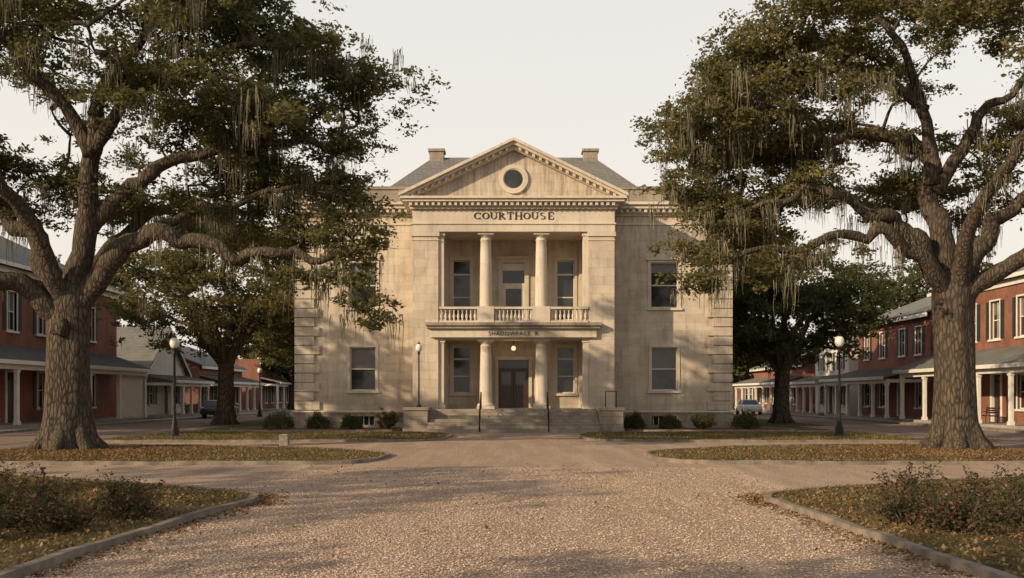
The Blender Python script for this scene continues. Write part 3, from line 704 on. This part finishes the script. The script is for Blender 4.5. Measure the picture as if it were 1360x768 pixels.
# unseen oaks added beside / behind the camera and across the left street to shade gravel and facade
generic('offscreen_shade_oak', (-30, 4, 0), 14.5, 7, 31, M['leaf'], 36, 130, .42, .6, 0, 1.2, .36, -.1)
generic('offscreen_shade_oak', (-19, -6, 0), 12, 7, 32, M['leaf'], 44, 130, .42, .6, 0, 1.2, .36, -.1)
generic('offscreen_shade_oak', (-32.5, 39, 0), 16.5, 6.5, 33, M['leaf'], 80, 170, .42, .6, 0, 1.2, .36, -.3)
generic('oak_tree', (-42, 92, 0), 15, 8, 41, M['leafdark'], 100, 180, .5, .5, 0, 1.4)
generic('oak_tree', (-27.5, 122, 0), 13, 7, 42, M['leaf'], 90, 180, .5, .5, 0, 1.4)
generic('oak_tree', (41, 95, 0), 16, 8, 43, M['leafdark'], 100, 180, .5, .5, 0, 1.4)
generic('oak_tree', (28, 125, 0), 12, 6, 44, M['leaf'], 90, 180, .5, .5, 0, 1.4)
n = 230; cx = rng.uniform(-110, 110, n); cy = rng.uniform(165, 190, n); hz = 5+3*np.sin(cx*.13)+2*np.sin(cx*.31+1)
cz = rng.uniform(.3, 1, n)*hz*1.3
Cc = np.stack([cx, cy, cz], 1); P_ = np.repeat(Cc, 200, 0)+rng.normal(size=(n*200, 3))*np.array([2.6, 2, 1.5]); P_[:, 2] = np.abs(P_[:, 2])
quads_mesh('distant_trees', leaves(P_, 1.0, .6, .3), rng.random(len(P_)), M['leafdark'])

# ------------------------------------------------------------ shrubs
def shrub(name, x, y, r, h, z=.08, mat='shrub', n=3500, ls=.055, sparse=False, seed=0):
    rs = np.random.default_rng(seed+int(abs(x)*100)); e = empty(name, (x, y, z)); b = MB(); tips = []
    k = 22
    for i in range(k):
        a = rs.uniform(0, 6.28); q = rs.uniform(.1, 1.0); t = np.array([math.cos(a)*r*q, math.sin(a)*r*q, h*(1-.3*q)*rs.uniform(.3, 1.15)])
        m = t*np.array([.6, .6, .45])+rs.normal(size=3)*.05; b.tube([(0, 0, -.02), tuple(m), tuple(t)], [.016, .010, .004], 5)
        for f in (.55, .7, .8, .9, 1.0):
            tips.append(m+(t-m)*(f*2-1) if f > .5 else m)
        for _ in range(2):
            t2 = t+rs.normal(size=3)*np.array([.16, .16, .08])+np.array([0, 0, .10]); b.tube([tuple(m*.4+t*.6), tuple(t2)], [.007, .003], 4); tips += [t2, t2*.6+t*.4]
    b.obj('stems', M['bark'], e)
    if sparse:
        T = np.array(tips); P = T[rs.choice(len(T), n)]+rs.normal(size=(n, 3))*np.array([.05, .05, .045])
    else:
        d = unit(rs.normal(size=(n, 3))); d[:, 2] = np.abs(d[:, 2]); q = rs.uniform(.55, 1, n)[:, None]**.5
        lump = 1+.13*np.sin(d[:, :1]*6+x)+.1*np.sin(d[:, 1:2]*7)+.08*rs.normal(size=(n, 1)); P = d*q*lump*np.array([r, r, h*.92])+np.array([0, 0, .05])
    quads_mesh('leaves', leaves(P, ls, ls*.5, .3), rs.random(n), M[mat], 4, e)
for i, (px, w, h) in enumerate(((-12.6, .8, .95), (-10.6, .62, .85), (-8.7, .62, .75), (-6.75, .6, .95), (6.55, .62, .85), (8.4, .55, .7), (10.2, .6, .8), (12.6, .75, .9))):
    shrub('boxwood_shrub', px, 52.7+.3*math.sin(i*2), w, h, .08, 'shrub' if i not in (3, 6) else 'leaf2', 3600, .09, i in (3, 6), i)
for (x, y, r, h) in ((-6.9, 12.2, .6, .42), (-6.0, 12.9, .5, .38), (-6.0, 14.8, .5, .5), (-7.6, 13.6, .8, .55), (-5.6, 14.3, .35, .3), (-8.5, 15.5, .8, .6), (-7.3, 15.0, .6, .5), (-6.7, 13.4, .5, .35),
                     (5.9, 13.0, .5, .4), (6.8, 12.4, .65, .45), (7.1, 14.0, .8, .6), (6.2, 15.3, .55, .55), (8.1, 15, .8, .62), (5.5, 13.8, .35, .3), (6.4, 13.6, .5, .45), (7.8, 13.2, .6, .5)):
    shrub('azalea_shrub', x, y, r, h*1.08, .07, 'azalea', 1300, .065, True, int(y*10))
m = MB(); m.box(-.16, .16, -.12, .12, 0, .36); m.prism([(-.2, .36), (.2, .36), (.12, .43), (-.12, .43)], -.14, .14); mo = m.obj('stone_marker', M['marker'], None, .02); mo.location = (-8.2, 35.0, .08)

# ------------------------------------------------------------ side houses
def house(name, loc, rot, L, D, H, wm, roof, rh, wins, doors=(), porch=None, chim=None, casem='white', shutters=True, blind=.35):
    e = empty(name, loc, rot); w, f, g, b, c, r, sh, pr, dm = [MB() for _ in range(9)]
    holes = [tuple(x) for x in wins]+[tuple(x) for x in doors]
    wall(w, 0, L, 0, .3, 0, H, holes); w.box(0, .3, .3, D, 0, H); w.box(L-.3, L, .3, D, 0, H); w.box(.3, L-.3, D-.3, D, 0, H)
    for x in wins:
        window(f, g, b, c, 0, *x, blind=random.choice((.2, .35, .5, .0)), cw=.1)
        xm = (x[0]+x[1])/2; f.box(xm-.015, xm+.015, .15, .19, x[2], x[3])
        if shutters:
            for q in (x[0]-.52, x[1]+.12):
                sh.box(q, q+.4, -.045, -.002, x[2], x[3])
                for k in range(int((x[3]-x[2])/.12)): sh.box(q+.05, q+.35, -.06, -.04, x[2]+.06+k*.12, x[2]+.12+k*.12)
    for x in doors:
        dm.box(x[0]+.08, x[1]-.08, .14, .2, x[2], x[3]-.5); g.box(x[0]+.08, x[1]-.08, .14, .18, x[3]-.45, x[3]-.06)
        for (a0, a1, b0, b1) in ((.2, .45, .2, .9), (.2, .45, 1.05, 1.8)):
            dm.box(x[0]+.2, x[1]-.2, .115, .141, x[2]+b0, x[2]+b1)
        c.box(x[0]-.12, x[0]+.08, -.04, .2, x[2], x[3]+.1); c.box(x[1]-.08, x[1]+.12, -.04, .2, x[2], x[3]+.1); c.box(x[0]+.08, x[1]-.08, -.035, .2, x[3]-.06, x[3]+.1)
    o = .45
    if roof == 'hip':
        base = [(-o, -o, H), (L+o, -o, H), (L+o, D+o, H), (-o, D+o, H)]
        tp = [(D/2, D/2, rh), (L-D/2, D/2, rh)] if L > D else [(L/2, L/2, rh), (L/2, D-L/2, rh)]
        if L > D: r.add(base+tp, [(0, 1, 5, 4), (1, 2, 5), (2, 3, 4, 5), (3, 0, 4), (3, 2, 1, 0)])
        else: r.add(base+tp, [(0, 1, 4), (1, 2, 5, 4), (2, 3, 5), (3, 0, 4, 5), (3, 2, 1, 0)])
        c.box(-o-.02, L+o+.02, -o-.05, -o+.03, H-.2, H+.03); c.box(-.05, L+.05, -.12, -.01, H-.55, H-.2)
        c.box(-o-.05, -o+.03, -o, D+o, H-.2, H+.03); c.box(L+o-.03, L+o+.05, -o, D+o, H-.2, H+.03)
    elif roof == 'gy':
        w.prism([(0, H), (L, H), (L/2, rh-.12)], 0.01, .3); w.prism([(0, H), (L, H), (L/2, rh-.12)], D-.3, D-.01)
        for s in (0, 1):
            a = (-o, H-o*(rh-H)/(L/2)) if s == 0 else (L+o, H-o*(rh-H)/(L/2)); q = [a, (L/2, rh), (L/2, rh+.14), (a[0], a[1]+.14)]
            r.prism(q if s else q[::-1], -o, D+o); q2 = [(a[0], a[1]-.16), (L/2, rh-.18), (L/2, rh-.002), (a[0], a[1]-.002)]; c.prism(q2, -o-.03, -o+.06)
    elif roof == 'gx':
        for s in (0, 1):
            a = (-o, H-o*(rh-H)/(D/2)) if s == 0 else (D+o, H-o*(rh-H)/(D/2)); q = [a, (D/2, rh), (D/2, rh+.14), (a[0], a[1]+.14)]
            r.prism(q, -o, L+o, 'x')
        w.prism([(0, H), (D, H), (D/2, rh-.12)], .01, .3, 'x'); w.prism([(0, H), (D, H), (D/2, rh-.12)], L-.3, L-.01, 'x')
        c.box(-o, L+o, -o-.04, -o+.03, H-.42, H-.15)
    else:
        r.box(.3, L-.3, .3, D-.3, H-.5, H-.4); c.box(-.1, L+.1, -.14, .35, H, H+.15); c.box(-.06, L+.06, -.09, -.003, H-.6, H-.45)
        w.box(0, L, -.05, -.002, H-.35, H-.1)
    if porch:
        x0, x1, dp, ez, tz, nc = porch
        pr2 = MB(); pr2.box(x0, x1, -dp, -.01, 0, .28); pr2.obj('porch_floor', M['concrete'], e, .01)
        q = [(-dp-.35, ez+.12), (-.02, tz), (-.02, tz+.12), (-dp-.35, ez+.24)]; pm = MB(); pm.prism(q, x0-.3, x1+.3, 'x')
        xx = x0-.3
        while xx < x1+.3: pm.prism([(-dp-.36, ez+.24), (-.03, tz+.12), (-.03, tz+.16), (-dp-.36, ez+.28)], xx, xx+.05, 'x'); xx += .45
        pm.obj('porch_roof', M['metalroof'], e)
        pr.box(x0, x1, -dp-.05, -dp+.2, ez-.25, ez+.08); pr.box(x0-.32, x1+.32, -dp-.42, -dp-.352, ez+.02, ez+.24)
        for s_ in (x0, x1-.2): pr.box(s_, s_+.2, -dp+.2, -.02, ez-.2, ez+.05)
        for k in range(nc):
            xx = x0+.15+(x1-x0-.3)*k/(nc-1)
            pr.box(xx-.16, xx+.16, -dp-.06, -dp+.22, .28, .5); pr.box(xx-.115, xx+.115, -dp-.015, -dp+.185, .5, ez-.4); pr.box(xx-.16, xx+.16, -dp-.06, -dp+.22, ez-.4, ez-.251)
        pr.obj('porch_columns', M['white'], e, .01)
    if chim:
        ch = MB(); ch.box(chim[0], chim[0]+.9, chim[1], chim[1]+.7, H-.5, chim[2]); ch.box(chim[0]-.08, chim[0]+.98, chim[1]-.08, chim[1]+.78, chim[2], chim[2]+.18); ch.obj('chimney', M['brick'], e)
    w.obj('walls', M[wm], e); f.obj('window_frames', M['white'], e); g.obj('window_glass', M['glass'], e); b.obj('window_blinds', M['blind'], e)
    c.obj('trim', M[casem], e, .008); r.obj('roof', M['slate'] if roof != 'flat' else M['metalroof'], e)
    if sh.v: sh.obj('shutters', M['shutter'], e)
    if dm.v: dm.obj('door', M['wood'], e)
    return e
Rl, Rr = math.pi/2, -math.pi/2
w2 = lambda xs, z0, z1, w=1.1: [(x, x+w, z0, z1) for x in xs]
house('brick_house', (-29.6, 48, 0), Rl, 25, 13, 9.6, 'brick', 'hip', 13.3, w2((2, 5.6, 9.2, 12.8, 16.4, 20), 5.7, 8.0)+w2((2, 5.6, 12.8, 16.4, 20), 1.1, 3.3), [(9.1, 10.3, .28, 3.3)], (.6, 24, 2.6, 3.55, 4.7, 6), (4, 6, 14))
house('cream_house', (-30.2, 80, 0), Rl, 10, 13, 4.0, 'cream', 'gy', 7.7, w2((1.2, 7.4), 1.1, 3.0), [(4.5, 5.6, .28, 2.9)], (0.3, 9.7, 2.3, 2.9, 3.5, 5))
house('brick_shop', (-30.5, 95, 0), Rl, 15, 12, 4.9, 'brick', 'gx', 7.2, w2((1.5, 4.5, 9.5, 12.3), 1.0, 3.0), [(7, 8.2, .28, 3.0)], (.3, 14.7, 2.3, 3.0, 3.8, 6))
house('brick_shop', (-30, 116, 0), Rl, 18, 12, 6.2, 'brick', 'flat', 7.2, w2((2, 5, 9, 13), 1.0, 3.2), [(7, 8.2, .28, 3.0)], (.3, 17, 2.0, 3.2, 3.9, 6))
house('brick_house', (29.2, 67.5, 0), Rr, 19.5, 13, 8.9, 'brick', 'hip', 12.2, w2((1.6, 4.6, 7.6, 10.8, 14.6), 5.3, 7.6, 1.15)+w2((1.6, 4.6, 10.8, 14.6), 1.1, 3.1), [(7.7, 8.9, .28, 3.2)], (.4, 19, 2.7, 3.35, 4.6, 6), (8, 6, 13.2))
house('brick_house', (29.6, 84, 0), Rr, 14.5, 12, 7.9, 'brick', 'gx', 10.2, w2((1.6, 5, 9, 12), 4.9, 6.9, 1.0)+w2((1.6, 5, 12), 1.0, 3.0), [(8.6, 9.8, .28, 3.0)], (.3, 14.2, 3.0, 3.0, 3.9, 6))
house('white_house', (29.6, 96, 0), Rr, 9.5, 11, 6.6, 'white', 'gy', 9.2, w2((1.4, 4.3, 7), 4.2, 5.8, 1.0)+w2((1.4, 7), 1.0, 2.9), [(4.2, 5.3, .28, 2.9)], (.3, 9.2, 2.6, 2.9, 3.6, 5))
house('brick_shop', (29.5, 120, 0), Rr, 21, 12, 5.2, 'brick', 'gx', 7.6, w2((2, 5, 9, 13, 17), 1.0, 3.0), [(11, 12.2, .28, 3.0)], (.3, 20, 2.4, 3.0, 3.8, 7))
house('brick_shop', (-6, 150, 0), 0, 26, 10, 5.0, 'brick', 'gx', 7.5, w2((2, 6, 10, 14, 18, 22), 1.0, 3.0)); house('brick_shop', (-40, 152, 0), 0, 24, 10, 5.4, 'brick', 'gx', 8, w2((2, 6, 10, 14, 18), 1.0, 3.0)); house('brick_shop', (22, 152, 0), 0, 24, 10, 5.4, 'brick', 'gx', 8, w2((2, 6, 10, 14, 18), 1.0, 3.0))

# ------------------------------------------------------------ cars
def car(x, y, rot, colr):
    e = empty('parked_car', (x, y, .012), rot); paint = m_plain('car_paint', colr, .25, .05, 1, .6)
    b = MB(); prof = [(-2.2, .35), (-2.25, .6), (-2.15, .88), (-1.3, .98), (1.25, .98), (2.15, .86), (2.28, .62), (2.25, .32)]
    def loft(profile, hw_fn, mb):
        n = len(profile); vs = [(px, -hw_fn(pz), pz) for px, pz in profile]+[(px, hw_fn(pz), pz) for px, pz in profile]
        mb.add(vs, [tuple(range(n))[::-1], tuple(range(n, 2*n))]+[(i, (i+1) % n, n+(i+1) % n, n+i) for i in range(n)])
    loft(prof, lambda z: .88-.06*abs(z-.6), b); b.obj('body', paint, e, .06)
    c = MB(); loft([(-1.75, .96), (-1.15, 1.40), (.35, 1.42), (1.15, .96)], lambda z: .80-.32*(z-.96), c); c.obj('window_glass', M['glass'], e, .04)
    r = MB(); loft([(-1.2, 1.385), (-1.1, 1.44), (.3, 1.46), (.42, 1.40)], lambda z: .68, r)
    for s in (-1, 1):
        for (a, q) in (((-1.75, .97), (-1.15, 1.41)), ((1.15, .97), (.35, 1.42)), ((-.3, .97), (-.3, 1.42))): r.tube([(a[0], s*.80, a[1]), (q[0], s*.655, q[1])], [.035]*2, 6)
    r.obj('roof', paint, e)
    w = MB(); h = MB()
    for wx in (-1.4, 1.4):
        for s in (-1, 1):
            w.tube([(wx, s*.68, .32), (wx, s*.9, .32)], [.32, .32], 20); h.tube([(wx, s*.89, .32), (wx, s*.915, .32)], [.2, .18], 12)
    w.obj('wheels', M['black'], e); h.obj('hubcaps', M['metalroof'], e)
    l = MB()
    for s in (-1, 1): l.box(2.18, 2.30, s*.65-.15, s*.65+.15, .62, .76)
    l.obj('headlights', M['globe'], e); l = MB()
    for s in (-1, 1): l.box(-2.26, -2.17, s*.65-.15, s*.65+.15, .66, .8)
    l.obj('tail_lights', m_plain('tail_light_red', (.25, .01, .01), .3), e)
car(-24.0, 80, math.radians(88), (.02, .022, .025)); car(22.8, 95, math.radians(-92), (.62, .62, .6))

def bench(x, y, rot):
    e = empty('park_bench', (x, y, .28), rot); s = MB(); f = MB()
    for k in range(4): s.box(-.8, .8, -.2+k*.12, -.11+k*.12, .43, .46)
    for k in range(3): s.box(-.8, .8, .28+k*.02, .31+k*.02, .55+k*.13, .65+k*.13)
    for q in (-.7, .7):
        f.tube([(q, -.2, 0), (q, -.18, .43)], [.025]*2, 6); f.tube([(q, .24, 0), (q, .26, .43), (q, .35, .95)], [.025]*3, 6); f.tube([(q, -.2, .41), (q, .26, .41)], [.02]*2, 6); f.tube([(q, -.2, .62), (q, .28, .65)], [.02]*2, 6); f.tube([(q, -.2, .43), (q, -.2, .62)], [.02]*2, 6)
    s.obj('slats', M['wood'], e); f.obj('frame', M['black'], e)
bench(27.6, 57, -math.pi/2); bench(-28.3, 60, math.pi/2); bench(-28.7, 86, math.pi/2); bench(27.6, 63, -math.pi/2)

# ------------------------------------------------------------ light, sky, camera
az, el = math.radians(55), math.radians(21)
d = Vector((math.sin(az)*math.cos(el), math.cos(az)*math.cos(el), -math.sin(el)))
sl_ = bpy.data.lights.new('sun', 'SUN'); sl_.energy = 5.0; sl_.angle = math.radians(.5); sl_.color = (1, .79, .52)
so = bpy.data.objects.new('sun', sl_); so.rotation_euler = d.to_track_quat('-Z', 'Y').to_euler(); C.objects.link(so)
wd = bpy.data.worlds.new('World'); bpy.context.scene.world = wd; wd.use_nodes = True; nt = wd.node_tree; nt.nodes.clear()
ow = nt.nodes.new('ShaderNodeOutputWorld'); bg = nt.nodes.new('ShaderNodeBackground'); sk = nt.nodes.new('ShaderNodeTexSky')
sk.sky_type = 'NISHITA'; sk.sun_disc = False; sk.sun_elevation = el; sk.sun_rotation = math.pi+az; sk.dust_density = 5; sk.air_density = 1.0; sk.ozone_density = 1
# hazy sky: bright warm haze low down, thinning to a dimmer zenith
tcw = nt.nodes.new('ShaderNodeTexCoord'); sx_ = nt.nodes.new('ShaderNodeSeparateXYZ'); nt.links.new(tcw.outputs['Generated'], sx_.inputs[0])
rp = nt.nodes.new('ShaderNodeValToRGB'); nt.links.new(sx_.outputs[2], rp.inputs[0])
cr = rp.color_ramp; cr.elements[0].position = 0.0; cr.elements[0].color = (1, .89, .765, 1); cr.elements[1].position = 1.0; cr.elements[1].color = (.33, .345, .37, 1)
e_ = cr.elements.new(.22); e_.color = (.97, .895, .80, 1); e_ = cr.elements.new(.42); e_.color = (.89, .86, .815, 1); e_ = cr.elements.new(.62); e_.color = (.48, .485, .49, 1)
sc_ = nt.nodes.new('ShaderNodeVectorMath'); sc_.operation = 'SCALE'; sc_.inputs['Scale'].default_value = 9.6; nt.links.new(rp.outputs[0], sc_.inputs[0])
mx = nt.nodes.new('ShaderNodeMix'); mx.data_type = 'RGBA'; mx.inputs[0].default_value = .80
nt.links.new(sk.outputs[0], mx.inputs[6]); nt.links.new(sc_.outputs[0], mx.inputs[7]); nt.links.new(mx.outputs[2], bg.inputs[0]); bg.inputs[1].default_value = .115; nt.links.new(bg.outputs[0], ow.inputs[0])
cam = bpy.data.cameras.new('camera'); cam.lens = 34.41; cam.sensor_width = 36; cam.shift_y = .1037; cam.shift_x = -.0015; cam.clip_end = 2000
co = bpy.data.objects.new('camera', cam); co.location = (0, 0, 1.9); co.rotation_euler = (math.pi/2, 0, 0); C.objects.link(co)
sc = bpy.context.scene; sc.camera = co; sc.view_settings.view_transform = 'Standard'; sc.view_settings.look = 'None'; sc.view_settings.exposure = 0
